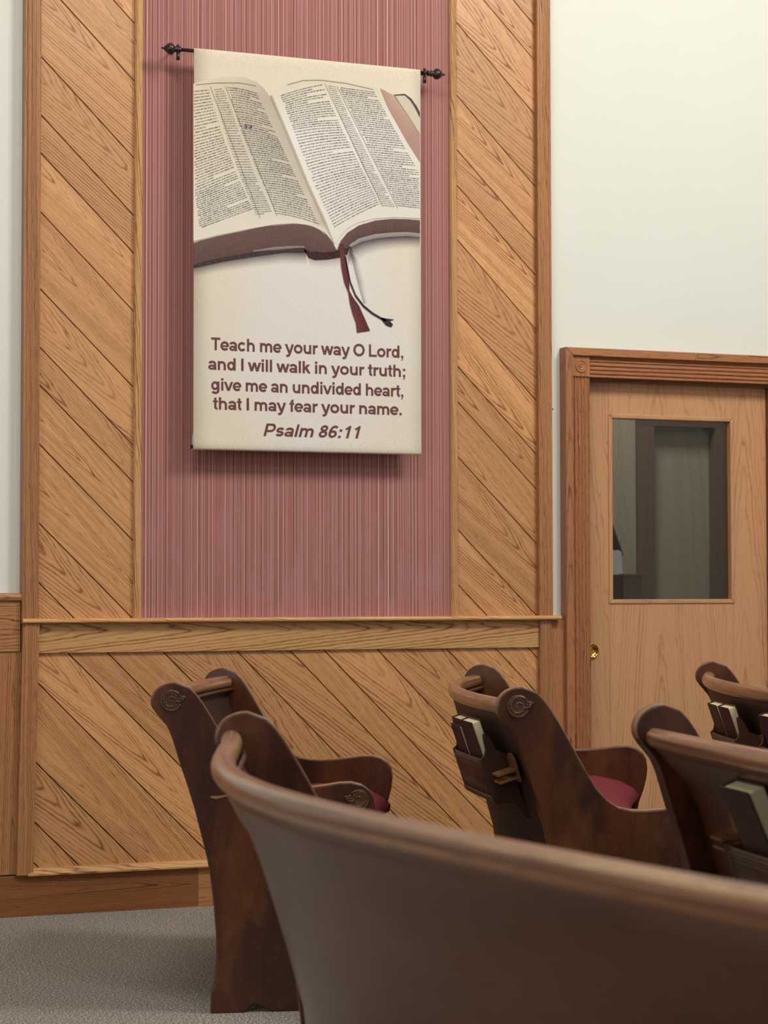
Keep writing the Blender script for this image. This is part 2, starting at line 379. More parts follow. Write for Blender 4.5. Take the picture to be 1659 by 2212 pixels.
post('trim_5', 1.374, 1.434, 1.05, TOPZ, 7.253, (0, 0), 'reeded oak post at the left edge of the panelling')
post('trim_6', 3.399, 3.457, 1.05, TOPZ, 7.253, (0, 0), 'reeded oak post at the right edge of the panelling')
post('trim_7', 1.378, 1.437, 0.146, 1.035, 7.25, (-0.018, 0), 'reeded oak post below the left end of the chair rail')
post('trim_8', 3.402, 3.452, 0.0, 1.035, 7.256, (0, 0), 'reeded oak post below the right end of the chair rail')
b = MB(); b.box(3.4525, 3.512, 7.268, YWALL+0.005, 0, 1.035); b.build('trim_9', M['oak_trim'], kind='structure', label='oak filler board between right post and door casing')
def stile(name, x0, x1, label):
    b = MB(); R = []
    for z in (1.045, TOPZ):
        R.append([(x0, YWALL, z), (x0, 7.268, z), (x0+0.005, 7.262, z), (x0+0.011, 7.259, z), (x0+0.018, 7.262, z), (x1-0.003, 7.266, z), (x1, 7.270, z), (x1, YWALL, z)])
    b.rings(R, True, True, False); b.build(name, M['oak_rail'], kind='structure', label=label)
stile('trim_10', 1.782, 1.812, 'narrow oak stile between left planks and carpet panel')
stile('trim_11', 3.031, 3.062, 'narrow oak stile between carpet panel and right planks')
# chair rail: a nosed shelf, then the apron below it
pr = [(YWALL, 1.036), (7.244, 1.036), (7.238, 1.037), (7.235, 1.041), (7.235, 1.046), (7.238, 1.051), (7.245, 1.053), (YWALL, 1.053)]
b = MB(); b.rings([[(x, y, z) for y, z in pr] for x in (1.374, 3.487)], True, True, False)
b.build('trim_12', M['oak_rail'], kind='structure', label='nosed oak chair rail running across the panelling', bevel=0.001)
b = MB(); b.box(1.437, 3.403, 7.268, YWALL, 0.929, 1.036, 'x'); b.build('trim_13', M['oak_rail'], kind='structure', label='wide oak apron board under the chair rail', bevel=0.0015)
# baseboard, and the small sloped moulding that stands on it
b = MB(); b.box(-6, 2.026, 7.265, YWALL, 0, 0.143, 'x')
b.build('baseboard_back', M['oak_dark'], kind='structure', label='oak baseboard along the floor', bevel=0.001)
b = MB(); b.box(2.0268, 3.402, 7.266, YWALL, 0, 0.143, 'x'); b.build('trim_24', M['oak_trim'], kind='structure', label='lighter oak baseboard piece spliced in behind the pews', bevel=0.001)
pr = [(YWALL, 0.143), (7.246, 0.143), (7.245, 0.149), (7.252, 0.157), (7.262, 0.167), (YWALL, 0.170)]
b = MB(); b.rings([[(x, y, z) for y, z in pr] for x in (1.40, 3.402)], True, True, False)
b.build('trim_14', M['oak_rail'], kind='structure', label='sloped oak moulding along the top of the baseboard')
# wainscot left of the panelling
pr = [(YWALL, 1.116), (7.262, 1.116), (7.258, 1.120), (7.256, 1.130), (7.260, 1.141), (7.27, 1.144), (YWALL, 1.144)]
b = MB(); b.rings([[(x, y, z) for y, z in pr] for x in (-6, 1.374)], True, True, False); b.build('trim_15', M['oak_trim'], kind='structure', label='oak cap moulding on the left wainscot')
b = MB(); b.box(-6, 1.372, 7.27, YWALL, 0.936, 1.116, 'x'); b.build('trim_16', M['oak_trim'], kind='structure', label='wide oak board under the left wainscot cap', bevel=0.001)
b = MB()
for i in range(12): b.box(1.379-0.165*(i+1), 1.3785-0.165*i, 7.275, YWALL, 0.148, 0.9345)
b.build('trim_17', M['oak_trim'], kind='structure', label='vertical oak boards of the left wainscot', bevel=0.001)
# door casing: fluted legs and head, rosette block, plain back band around them
ZH0, ZH1, ZT = 1.997, 2.077, 2.110
b = MB(); fluted(b, 3.548, 3.625, 0, ZH0, 7.262, YWALL+0.01, 5, 0.006, 'z', 0.001); b.build('trim_18', M['casing'], kind='structure', label='fluted oak casing left of the door')
b = MB(); fluted(b, 3.6255, 4.62, ZH0, ZH1, 7.262, YWALL+0.01, 5, 0.006, 'x', 0.001); b.build('trim_19', M['casing'], kind='structure', label='fluted oak head casing over the door')
b = MB(); fluted(b, 4.52, 4.597, 0, ZH0-0.001, 7.262, YWALL+0.01, 5, 0.006, 'z', 0.001); b.build('trim_20', M['casing'], kind='structure', label='fluted oak casing right of the door')
b = MB()
b.prism([(3.512, 0), (3.546, 0), (3.546, ZH1+0.0005), (3.512, ZT)], (0, 7.245, 0), (1, 0, 0), (0, 0, 1), (0, 1, 0), 0.055, 1)
b.prism([(3.5125, ZT), (3.5465, ZH1+0.001), (4.09, ZH1+0.001), (4.112, ZT)], (0, 7.245, 0), (1, 0, 0), (0, 0, 1), (0, 1, 0), 0.055, 0)
b.prism([(4.1135, ZT), (4.0915, ZH1+0.001), (4.66, ZH1+0.001), (4.66, ZT)], (0, 7.245, 0), (1, 0, 0), (0, 0, 1), (0, 1, 0), 0.055, 0)
b.build('trim_21', M['casing'], kind='structure', label='plain oak back band around the door casing', bevel=0.002)
ros = empty('trim_22', (3.586, 7.257, 2.037), kind='structure', label='square rosette block at the corner of the door casing')
b = MB(); b.box(-0.0385, 0.0385, 0, 0.05, -0.0405, 0.0405); b.build('block', M['casing'], ros, bevel=0.0015)
b = MB(); b.piece(); R = []
for r, y in ((0.0005, -0.004), (0.005, -0.004), (0.007, -0.001), (0.009, -0.003), (0.013, -0.004), (0.016, -0.001), (0.019, -0.001), (0.021, -0.0045), (0.024, -0.0045), (0.027, 0.001)):
    R.append([(r*math.cos(2*math.pi*k/28), y, r*math.sin(2*math.pi*k/28)) for k in range(28)])
b.rings(R, True, False, False); b.build('turned_rosette', M['casing'], ros)
# jamb lining inside the opening
b = MB(); b.box(DX0, DX0+0.012, 7.305, 7.42, 0, DZ); b.box(4.47, 4.5195, 7.285, 7.42, 0, DZ-0.002); b.box(DX0+0.0125, 4.4695, 7.302, 7.328, 1.984, DZ-0.001, 'x')
b.build('trim_23', M['oak_dark'], kind='structure', label='oak jamb lining inside the doorway')

# the door: veneered leaf with a framed glass light and a brass flush pull
dr = empty('door_1', (4.05, 7.35, 0), kind='structure', label='oak sliding door with a tall glass pane')
LD = (-4.05, -7.35, 0)
GX0, GX1, GZ0, GZ1 = 3.757, 4.298, 1.115, 1.842
b = MB()
for x0, x1, z0, z1 in ((3.636, GX0-0.012, 0.01, 1.992), (GX1+0.012, 4.468, 0.01, 1.992), (GX0-0.0125, GX1+0.0125, 0.01, GZ0-0.012), (GX0-0.0125, GX1+0.0125, GZ1+0.012, 1.992)):
    b.box(x0, x1, 7.33, 7.37, z0, z1)
o = b.build('leaf', M['door'], dr, LD)
b = MB(); fb = 0.017
for pl, gr in (([(GX0-fb, GZ0-fb), (GX1+fb, GZ0-fb), (GX1, GZ0), (GX0, GZ0)], 0), ([(GX0-fb, GZ1+fb), (GX0, GZ1), (GX1, GZ1), (GX1+fb, GZ1+fb)], 0),
               ([(GX0-fb, GZ0-fb), (GX0, GZ0), (GX0, GZ1), (GX0-fb, GZ1+fb)], 1), ([(GX1+fb, GZ0-fb), (GX1+fb, GZ1+fb), (GX1, GZ1), (GX1, GZ0)], 1)):
    b.prism(pl, (0, 7.3245, 0), (1, 0, 0), (0, 0, 1), (0, 1, 0), 0.05, gr)
b.build('glazing_bead', M['door'], dr, LD, bevel=0.003)
b = MB(); b.box(GX0-0.004, GX1+0.004, 7.352, 7.357, GZ0-0.004, GZ1+0.004); b.build('glass_pane', M['glass'], dr, LD)
b = MB(); R = []
for r, y in ((0.0295, 7.3305), (0.0295, 7.322), (0.0275, 7.3195), (0.0245, 7.3195), (0.0225, 7.3225), (0.019, 7.3265), (0.011, 7.329), (0.001, 7.3295)):
    R.append([(3.661+r*math.cos(2*math.pi*k/36), y, 0.911+r*math.sin(2*math.pi*k/36)) for k in range(36)])
b.rings(R, True, False, True); b.build('flush_pull', M['brass'], dr, LD)

# the passage behind the glass: a panelled wall with a plain door, a cabinet and what stands on it
YP = 9.2
ax = lambda px, Y: at(px, 1200, Y).x
az = lambda py, Y: at(1450, py, Y).z
b = MB(); b.box(1.5, ax(1377, YP), YP, YP+0.1, 0, CEIL); b.box(ax(1560, YP), 9.0, YP, YP+0.1, 0, CEIL); b.box(ax(1377, YP), ax(1560, YP), YP, YP+0.1, 2.12, CEIL)
b.build('wall_passage', M['hall'], kind='structure', label='dim panelled wall of the passage behind the door glass')
d2 = empty('door_2', (ax(1475, YP), YP, 0), kind='structure', label='dim wooden door seen through the glass')
L2 = (-ax(1475, YP), -YP, 0)
b = MB(); b.box(ax(1411, YP), ax(1543, YP), YP+0.05, YP+0.09, 0.01, 1.98); b.build('leaf', M['hall'], d2, L2)
b = MB(); b.box(ax(1374, YP), ax(1411, YP), YP-0.02, YP+0.12, 0, 1.985); b.box(ax(1543, YP), ax(1563, YP), YP-0.02, YP+0.12, 0, 1.985); b.box(ax(1374, YP), ax(1563, YP), YP-0.02, YP+0.12, 1.986, 2.14, 'x')
b.build('frame', M['halltrim'], d2, L2)
YC = 8.45
cabx = ax(1340, YC)
t = empty('cabinet', (cabx, YC, 0), 'brown wooden cabinet in the passage behind the door glass', 'cabinet'); LT = (-cabx, -YC, 0)
b = MB(); b.box(cabx-0.35, cabx+0.16, YC-0.17, YC+0.2, 0, 0.93); b.build('carcass', M['halltrim'], t, LT, bevel=0.003)
b = MB(); b.box(cabx-0.37, cabx+0.18, YC-0.19, YC+0.22, 0.9305, 0.955, 'x'); b.build('top', M['halltrim'], t, LT, bevel=0.003)
t = empty('wooden_box', (ax(1355, YC), YC, 0.955), 'brown wooden box behind the lower left corner of the door glass', 'box'); x0, x1 = ax(1335, YC), ax(1375, YC)
LT = (-ax(1355, YC), -YC, -0.955)
b = MB(); b.box(x0, x1, YC-0.05, YC+0.06, 0.956, az(1247, YC)); b.build('box_body', M['halltrim'], t, LT, bevel=0.002)
b = MB(); b.box(x0-0.003, x1+0.003, YC-0.053, YC+0.063, az(1247, YC)+0.0005, az(1240, YC), 'x'); b.build('lid', M['halltrim'], t, LT, bevel=0.002)
x0, x1 = ax(1296, YC), ax(1333.5, YC)
t = empty('letter_tray', ((x0+x1)/2, YC, 0.955), 'dark tray beside the brown box behind the door glass', 'tray'); LT = (-(x0+x1)/2, -YC, -0.955)
b = MB(); b.box(x0, x1, YC-0.05, YC+0.05, 0.956, az(1242, YC)); b.build('tray_body', M['rack'], t, LT, bevel=0.002)
x0, x1 = ax(1300, YC), ax(1342, YC); zt, zb = az(1189, YC), az(1242, YC)+0.001
b = MB(); b.prism([(x0, zb), (x1-0.001, zb), (x1-0.006, zt-0.01), (x1-0.02, zt), (x0, zt-0.004)], (0, YC-0.015, 0), (1, 0, 0), (0, 0, 1), (0, 1, 0), 0.006, 1)
b.build('notice_card', M['paper'], label='pale blue card standing at the left edge of the door glass', cat='card')
lx, ly = ax(1306, YC+0.13), YC+0.13
t = empty('table_lamp', (lx, ly, 0.955), 'dark conical lamp shade behind the left edge of the door glass', 'lamp'); LT = (-lx, -ly, -0.955)
b = MB(); b.tube([(lx, ly, 0.956), (lx, ly, 0.975), (lx, ly, 0.98), (lx, ly, 1.24)], [0.05, 0.05, 0.012, 0.010], 14); b.build('stand', M['black'], t, LT)
b = MB(); b.rings([[(lx+r*math.cos(2*math.pi*k/24), ly+r*math.sin(2*math.pi*k/24), z) for k in range(24)] for r, z in ((0.088, az(1200, ly)), (0.028, az(1118, ly)))]); b.build('lamp_shade', M['black'], t, LT)

# ------------------------------------------------------------------ banner on its rod
YR = 7.19; ZR = 3.130; BX0, BX1 = 1.9815, 2.874; ZB = 1.666
bn = empty('wall_banner', (2.43, YR, ZB), 'cream scripture banner hanging from a dark rod on the rose carpet panel', 'banner'); LB = (-2.43, -YR, -ZB)
YF = YR-0.0105
pr = []
for k in range(9): a = math.radians(180*k/8); pr.append((YR+0.0105*math.cos(a), ZR+0.0105*math.sin(a)))
zs = [3.10, 3.075]+[3.05-0.125*k for k in range(11)]+[1.715, 1.70, 1.685]
for z in zs: pr.append((YF+(0.0012 if 3.08 > z > 1.70 else 0.0), z))
for k in range(1, 9): a = math.radians(180+180*k/8); pr.append((YR+0.0105*math.cos(a), ZB+0.009+0.0105*math.sin(a)))
pr += [(YR+0.004, 1.71), (YF+0.0032, 1.73), (YF+0.0032, 3.06), (YR+0.004, 3.10)]
b = MB(); NX = 12; R = []
for i in range(NX+1):
    x = BX0+(BX1-BX0)*i/NX
    R.append([(x, y, z) for y, z in pr])
b.rings(R, True, True, True); b.build('cloth', M['banner'], bn, LB)
b = MB(); b.tube([(1.925, YR, ZR), (2.93, YR, ZR)], 0.0068, 14); b.build('rod', M['bronze'], bn, LB)
b = MB(); b.tube([(BX0-0.007, YR, ZB+0.009), (BX1-0.01, YR, ZB+0.009)], 0.0075, 12); b.build('hem_dowel', M['black'], bn, LB)
for sx, x in ((-1, 1.935), (1, 2.905)):
    prof = [(0, .0075), (.002, .011), (.006, .011), (.009, .0085), (.013, .0085), (.015, .012), (.018, .0125), (.021, .009), (.024, .010), (.030, .0165), (.036, .0205), (.042, .0213), (.048, .0195), (.055, .0145), (.061, .009), (.065, .005), (.067, .0035), (.069, .0045), (.072, .0045), (.075, .001)]
    b = MB(); R = [[(x+sx*d, YR+r*math.cos(2*math.pi*k/20), ZR+r*math.sin(2*math.pi*k/20)) for k in range(20)] for d, r in prof]
    b.rings(R); b.build('finial', M['bronze'], bn, LB)
    xb = x-sx*0.018 if sx < 0 else x-0.008
    xb = 1.922 if sx < 0 else 2.893
    b = MB(); b.tube([(xb, YR-0.004, ZR-0.013), (xb, YR-0.010, ZR-0.004), (xb, YR-0.0105, ZR+0.008)], 0.0042, 8)
    b.tube([(xb, YR+0.004, ZR-0.004), (xb, YR+0.04, ZR+0.004), (xb, YB-0.003, ZR+0.012)], 0.0045, 8)
    b.tube([(xb, YB-0.006, ZR+0.012), (xb, YB-0.0025, ZR+0.012)], 0.010, 14)
    b.tube([(xb, YR-0.004, ZR-0.012), (xb, YR-0.004, ZR-0.040)], [0.006, 0.007], 10)
    b.ball((xb, YR-0.004, ZR+0.012), 0.006, 8)
    b.build('bracket', M['bronze'], bn, LB)

# the printed picture: flat inked shapes lying on the cloth
class Ink:
    def __init__(s): s.bm = bmesh.new(); s.l = s.bm.verts.layers.float_color.new('ink')
    def poly(s, pts, lay, cols):
        """pts in sightings; cols one colour or one per point (r,g,b,a)"""
        Y = YF-0.0004-0.00028*lay
        vs = []
        for i, p in enumerate(pts):
            v = s.bm.verts.new(at(min(max(p[0], 417.6), 907.2), p[1], Y)); c = cols[i] if isinstance(cols, list) else cols
            v[s.l] = srgb(c[0], c[1], c[2], c[3] if len(c) > 3 else 1.0); vs.append(v)
        s.bm.faces.new(vs)
    def strip(s, top, bot, lay, ct, cb):
        for i in range(len(top)-1):
            s.poly([top[i], top[i+1], bot[i+1], bot[i]], lay, [ct, ct, cb, cb])
    def build(s, name, parent, loc):
        for f in s.bm.faces:
            f.normal_update()
            if f.normal.y > 0: f.normal_flip()
        bmesh.ops.triangulate(s.bm, faces=[f for f in s.bm.faces if len(f.verts) > 4])
        me = bpy.data.meshes.new(name); s.bm.to_mesh(me); s.bm.free(); me.materials.append(M['print'])
        o = bpy.data.objects.new(name, me); C.objects.link(o); o.parent = parent; o.location = loc; return o
za = lambda L: [(300+x/2.37, 60+y/2.37) for x, y in L]
zb_ = lambda L: [(380+x/2.86, 460+y/2.86) for x, y in L]
I = Ink()
off = (0, 0)
# soft grey blush of the cloth below the book, then the book's own printed shadow
sh_t = zb_([(108, 325), (300, 286), (480, 256), (650, 232), (800, 240)]); sh_b = zb_([(108, 400), (300, 362), (480, 336), (650, 318), (815, 320)])
I.strip(sh_t, sh_b, 0, (84, 72, 76, 0.9), (206, 196, 194, 0.0))
sh_t = zb_([(1075, 205), (1150, 172), (1250, 153), (1400, 143), (1508, 145)]); sh_b = zb_([(1060, 330), (1180, 262), (1290, 232), (1400, 220), (1508, 218)])
I.strip(sh_t, sh_b, 0, (70, 60, 66, 0.95), (206, 196, 194, 0.0))
I.strip(zb_([(800, 240), (900, 250), (1010, 240), (1080, 205)]), zb_([(830, 330), (910, 345), (1060, 330), (1130, 330)]), 0, (120, 106, 108, 0.7), (206, 196, 194, 0.0))
I.strip(zb_([(1075, 240), (1120, 420), (1160, 560)]), zb_([(1135, 300), (1165, 430), (1185, 560)]), 0, (150, 140, 142, 0.6), (206, 196, 194, 0.0))
# cover under the left block
I.poly(zb_([(108, 312), (300, 272), (500, 238), (650, 226), (790, 214), (812, 244), (650, 248), (450, 276), (300, 300), (108, 342)]), 1, (66, 54, 56))
I.poly(zb_([(785, 205), (830, 240), (1000, 228), (1075, 205), (1060, 255), (1015, 275), (940, 288), (860, 292), (822, 278), (797, 242)]), 1, (62, 36, 38))
# page blocks, brown gilt edges
top = zb_([(108, 188), (150, 171), (250, 145), (420, 110), (560, 80), (720, 68), (800, 72), (870, 95), (930, 135), (965, 180), (990, 222)])
bot = zb_([(108, 322), (170, 300), (260, 280), (410, 254), (560, 228), (700, 212), (770, 212), (830, 236), (920, 244), (980, 238), (1000, 232)])
I.strip(top, bot, 2, (110, 84, 80), (98, 74, 72))
for k in range(7):
    f = (k+0.6)/7.5
    a = [(t[0]+(q[0]-t[0])*f, t[1]+(q[1]-t[1])*f) for t, q in zip(top[:8], bot[:8])]; c = [(p[0], p[1]+0.9) for p in a]
    I.strip(a, c, 3, (150, 120, 110, 0.35), (150, 120, 110, 0.2))
I.strip(zb_([(480, 232), (600, 212), (700, 205), (790, 204)]), zb_([(480, 240), (600, 226), (700, 218), (800, 214)]), 3, (158, 142, 136), (138, 120, 116))
top = zb_([(998, 222), (1020, 170), (1060, 122), (1130, 77), (1230, 47), (1330, 36), (1430, 38), (1508, 45)])
bot = zb_([(1010, 226), (1060, 216), (1082, 190), (1130, 157), (1230, 131), (1330, 121), (1430, 117), (1508, 126)])
I.strip(top, bot, 2, (108, 82, 78), (92, 68, 66))
I.strip(zb_([(1075, 200), (1130, 157), (1230, 131), (1330, 121), (1430, 117), (1508, 126)]), zb_([(1078, 212), (1150, 178), (1240, 157), (1330, 148), (1430, 143), (1508, 150)]), 1, (168, 156, 154), (140, 128, 130))
# cream page surfaces
I.poly(za([(1236, 310), (1310, 348), (1380, 450), (1440, 545), (1440, 700), (1370, 585), (1290, 440)]), 1, [(186, 150, 136), (196, 168, 152), (190, 160, 146), (180, 146, 134), (176, 140, 128), (178, 140, 128), (184, 146, 132)])
I.poly(za([(1308, 350), (1362, 344), (1402, 378), (1440, 445), (1440, 548), (1380, 452)]), 1, (212, 200, 180))
I.strip(za([(1305, 342), (1362, 338), (1395, 362), (1422, 400), (1440, 432)]), za([(1310, 347), (1362, 347), (1390, 374), (1412, 408), (1440, 462)]), 2, (96, 84, 80), (70, 62, 60))
LP = [(279, 286), (345, 268), (440, 250), (540, 252), (600, 275), (640, 310), (675, 362), (760, 560), (860, 800), (950, 1000), (1000, 1112), (985, 1085), (950, 1045), (880, 1012), (800, 1001), (700, 1006), (550, 1033), (400, 1063), (300, 1088), (279, 1092)]
lc = [(214, 202, 178) if p[1] < 400 else (226, 220, 208) for p in LP]
I.poly(za(LP), 2, [(222, 210, 184)]*3+[(214, 202, 178)]*2+[(196, 184, 164), (190, 178, 160), (196, 186, 170), (200, 190, 174), (196, 184, 166), (186, 168, 150)]+[(230, 223, 209)]*9)
RP = [(682, 345), (720, 310), (760, 285), (830, 262), (920, 256), (1050, 275), (1225, 308), (1290, 440), (1370, 582), (1440, 692), (1440, 975), (1300, 970), (1200, 978), (1120, 998), (1060, 1033), (1020, 1080), (1000, 1114), (950, 985), (860, 800), (760, 560)]
I.poly(za(RP), 2, [(224, 216, 196)]*2+[(222, 212, 190)]*5+[(230, 224, 214)]*10+[(236, 232, 224)]*3)
I.strip(za([(672, 345), (752, 545), (852, 790), (940, 985), (998, 1108)]), za([(684, 345), (768, 545), (868, 790), (957, 985), (1004, 1108)]), 3, (176, 158, 138), (206, 194, 176))
# printed columns of small type
def column(L, Rr, rows, sag, dens, h, seed, bold=False, c=(104, 102, 106)):
    rnd = random.Random(seed)
    def lerp(P, t):
        n = len(P)-1; i = min(int(t*n), n-1); f = t*n-i
        return (P[i][0]+(P[i+1][0]-P[i][0])*f, P[i][1]+(P[i+1][1]-P[i][1])*f)
    for r in range(rows):
        t = (r+0.5)/rows; a, z = lerp(L, t), lerp(Rr, t); w = math.hypot(z[0]-a[0], z[1]-a[1])
        s = rnd.choice((0, 0, 0, 0, 0.04)); end = 1.0 if rnd.random() > 0.10 else rnd.uniform(0.45, 0.9)
        pt = lambda s_: (a[0]+(z[0]-a[0])*s_, a[1]+(z[1]-a[1])*s_+sag[0]*s_*s_+sag[1]*(s_-1)**2)
        while s < end:
            e = min(s+rnd.choice((6, 9, 12, 15, 19, 24, 30))/w*dens, 1.0)
            p, q = pt(s), pt(e); hh = h*rnd.choice((0.7, .85, .85, 1.0))
            k = rnd.randint(-14, 16)
            I.poly(za([(p[0], p[1]-hh/2), (q[0], q[1]-hh/2), (q[0], q[1]+hh/2), (p[0], p[1]+hh/2)]), 4, (c[0]+k, c[1]+k, c[2]+k, 0.62))
            s = e+rnd.choice((3, 3.5, 4))/w*dens
column([(283, 318), (283, 600), (288, 850), (312, 1030)], [(355, 312), (432, 560), (505, 760), (585, 930)], 52, (0, 0), 1.0, 6.2, 1)
column([(384, 312), (436, 520), (520, 760), (600, 960)], [(432, 306), (508, 520), (596, 760), (688, 955)], 54, (0, 0), 0.6, 5.8, 2, c=(124, 122, 126))
column([(452, 300), (520, 520), (610, 740), (706, 955)], [(604, 306), (712, 540), (806, 740), (925, 985)], 54, (26, 0), 0.9, 6.0, 3)
column([(724, 322), (792, 500), (890, 760), (1002, 1005)], [(938, 286), (1030, 500), (1140, 720), (1236, 905)], 53, (0, 22), 0.9, 6.2, 4)
column([(962, 290), (1050, 500), (1150, 720), (1248, 915)], [(1004, 298), (1104, 510), (1210, 730), (1312, 920)], 56, (0, 0), 0.55, 5.6, 5, c=(132, 130, 134))
column([(1022, 300), (1120, 500), (1226, 720), (1326, 915)], [(1205, 325), (1310, 520), (1432, 740), (1438, 928)], 53, (0, 0), 0.9, 6.0, 6)
I.strip(za([(760, 290), (840, 268), (930, 266), (1060, 282), (1200, 314)]), za([(760, 295), (840, 273), (930, 271), (1060, 287), (1200, 319)]), 4, (110, 106, 106, 0.5), (110, 106, 106, 0.5))
I.strip(za([(290, 290), (400, 280), (520, 280), (600, 296)]), za([(290, 295), (400, 285), (520, 285), (600, 301)]), 4, (110, 106, 106, 0.5), (110, 106, 106, 0.5))
for a, c in (((364, 300), (620, 975)), ((441, 298), (706, 965)), ((950, 285), (1246, 915)), ((1012, 298), (1324, 925))):
    I.strip(za([a, c]), za([(a[0]+3, a[1]), (c[0]+3, c[1])]), 4, (130, 126, 128, 0.8), (130, 126, 128, 0.8))
# ribbons
I.strip(zb_([(1008, 190), (1016, 260), (1022, 340), (1040, 430), (1065, 492), (1075, 560), (1090, 620), (1112, 680), (1119, 740)]),
        zb_([(1036, 190), (1044, 262), (1060, 330), (1070, 405), (1072, 480), (1094, 520), (1132, 574), (1164, 645), (1200, 728)]), 4, (112, 58, 60), (92, 46, 50))
pts = [(1046, 268), (1060, 340), (1078, 430), (1110, 510), (1160, 575), (1215, 620), (1270, 652), (1300, 665)]
I.strip(zb_([(x+3, y-5) for x, y in pts]), zb_([(x-3, y+6) for x, y in pts]), 4, (58, 48, 54), (48, 40, 48))
I.poly(zb_([(1268, 645), (1300, 652), (1350, 658), (1322, 668), (1342, 690), (1330, 706), (1300, 695), (1272, 662)]), 4, (50, 42, 50))
I.build('printed_picture', bn, LB)

# lettering: heavy grotesque letters drawn as even strokes; units of the capital height
XH, SW = 0.728, 0.192
def ell(cx_, cy_, rx, ry, a0=0, a1=360, n=22):
    return [(cx_+rx*math.cos(math.radians(a0+(a1-a0)*i/n)), cy_+ry*math.sin(math.radians(a0+(a1-a0)*i/n))) for i in range(n+1)]
def sq(cx_, cy_): return ([(cx_, cy_-0.1), (cx_, cy_+0.1)], 0.2)
G = {
 'T': (0.83, [([(0.03, .91), (0.80, .91)], .18), [(0.415, 0), (0.415, .9)]]),
 'L': (0.80, [[(0.17, 0), (0.17, 1)], ([(0.08, .09), (0.78, .09)], .18)]),
 'O': (1.086, [(ell(.543, .5, .41, .412, n=36), .2)]),
 'I': (0.388, [([(.194, 0), (.194, 1)], .205)]),
 'P': (0.92, [[(.18, 0), (.18, 1)], ([(.18, .915), (.54, .915)]+ell(.54, .665, .24, .25, 90, -90)+[(.18, .415)], .18)]),
 'a': (0.776, [[(p[0], p[1]) for p in ell(.365, .47, .235, .172, 165, 0)]+[(.60, .3), (.605, .1), (.635, 0)], (ell(.335, .212, .215, .128, n=24), .165)]),
 'c': (0.776, [ell(.40, .364, .275, .275, 38, 322)]),
 'd': (0.853, [ell(.385, .364, .235, .275), [(.665, 0), (.665, 1)]]),
 'e': (0.776, [ell(.392, .364, .278, .275, -2, 322, 30), ([(.13, .352), (.70, .352)], .14)]),
 'f': (0.465, [[(.22, 0), (.22, .80)]+ell(.36, .79, .14, .125, 180, 85, 8), ([(.02, .655), (.44, .655)], .145)]),
 'g': (0.853, [ell(.385, .374, .235, .265), [(.665, XH), (.665, .02)]+ell(.405, -.02, .26, .175, 0, -158, 14)]),
 'h': (0.853, [[(.185, 0), (.185, 1)], ell(.425, .40, .24, .237, 180, 0, 14)+[(.665, 0)]]),
 'i': (0.388, [[(.194, 0), (.194, XH)], sq(.194, .905)]),
 'k': (0.776, [[(.185, 0), (.185, 1)], [(.19, .28), (.60, .73)], [(.36, .46), (.665, 0)]]),
 'l': (0.388, [[(.194, 0), (.194, 1)]]),
 'm': (1.24, [[(.185, 0), (.185, XH)], ell(.402, .43, .217, .205, 180, 0, 12)+[(.619, 0)], ell(.836, .43, .217, .205, 180, 0, 12)+[(1.053, 0)]]),
 'n': (0.853, [[(.185, 0), (.185, XH)], ell(.425, .40, .24, .237, 180, 0, 14)+[(.665, 0)]]),
 'o': (0.853, [ell(.427, .364, .285, .275)]),
 'r': (0.543, [[(.185, 0), (.185, XH)], ell(.455, .38, .27, .255, 180, 75, 10)]),
 's': (0.76, [([(p[0], p[1]) for p in ell(.375, .502, .205, .135, 15, 255, 16)]+ell(.385, .228, .215, .135, 85, -165, 16), .18)]),
 't': (0.465, [[(.225, .95), (.225, .22)]+ell(.36, .21, .135, .125, 180, 285, 8), ([(.02, .655), (.44, .655)], .145)]),
 'u': (0.853, [[(.665, 0), (.665, XH)], [(.185, XH), (.185, .32)]+ell(.425, .325, .24, .237, 180, 360, 14)]),
 'v': (0.776, [[(.095, XH), (.388, 0.0)], [(.388, 0.0), (.681, XH)]]),
 'w': (1.086, [[(.09, XH), (.31, 0)], [(.31, 0), (.543, XH)], [(.543, XH), (.776, 0)], [(.776, 0), (.996, XH)]]),
 'y': (0.776, [[(.095, XH), (.40, 0.0)], [(.69, XH), (.41, -.06), (.35, -.165), (.26, -.2), (.12, -.195)]]),
 '8': (0.776, [(ell(.388, .735, .2, .175), .18), (ell(.388, .285, .235, .195), .185)]),
 '6': (0.776, [(ell(.392, .305, .232, .215), .185), ell(.46, .44, .30, .465, 195, 52, 16)]),
 '3': (0.776, [ell(.37, .72, .22, .19, 160, -80, 14), ell(.37, .29, .24, .20, 85, -165, 16)]),
 '1': (0.776, [[(.44, 0), (.44, 1)], ([(.42, .90), (.17, .70)], .17)]),
 ':': (0.465, [sq(.232, .1), sq(.232, .60)]), '.': (0.388, [sq(.194, .1)]),
 ',': (0.388, [sq(.194, .1), ([(.25, .05), (.20, -.12), (.12, -.2)], .09)]), ';': (0.465, [sq(.232, .1), sq(.232, .60), ([(.29, .05), (.24, -.12), (.16, -.2)], .09)]),
 ' ': (0.388, [])}
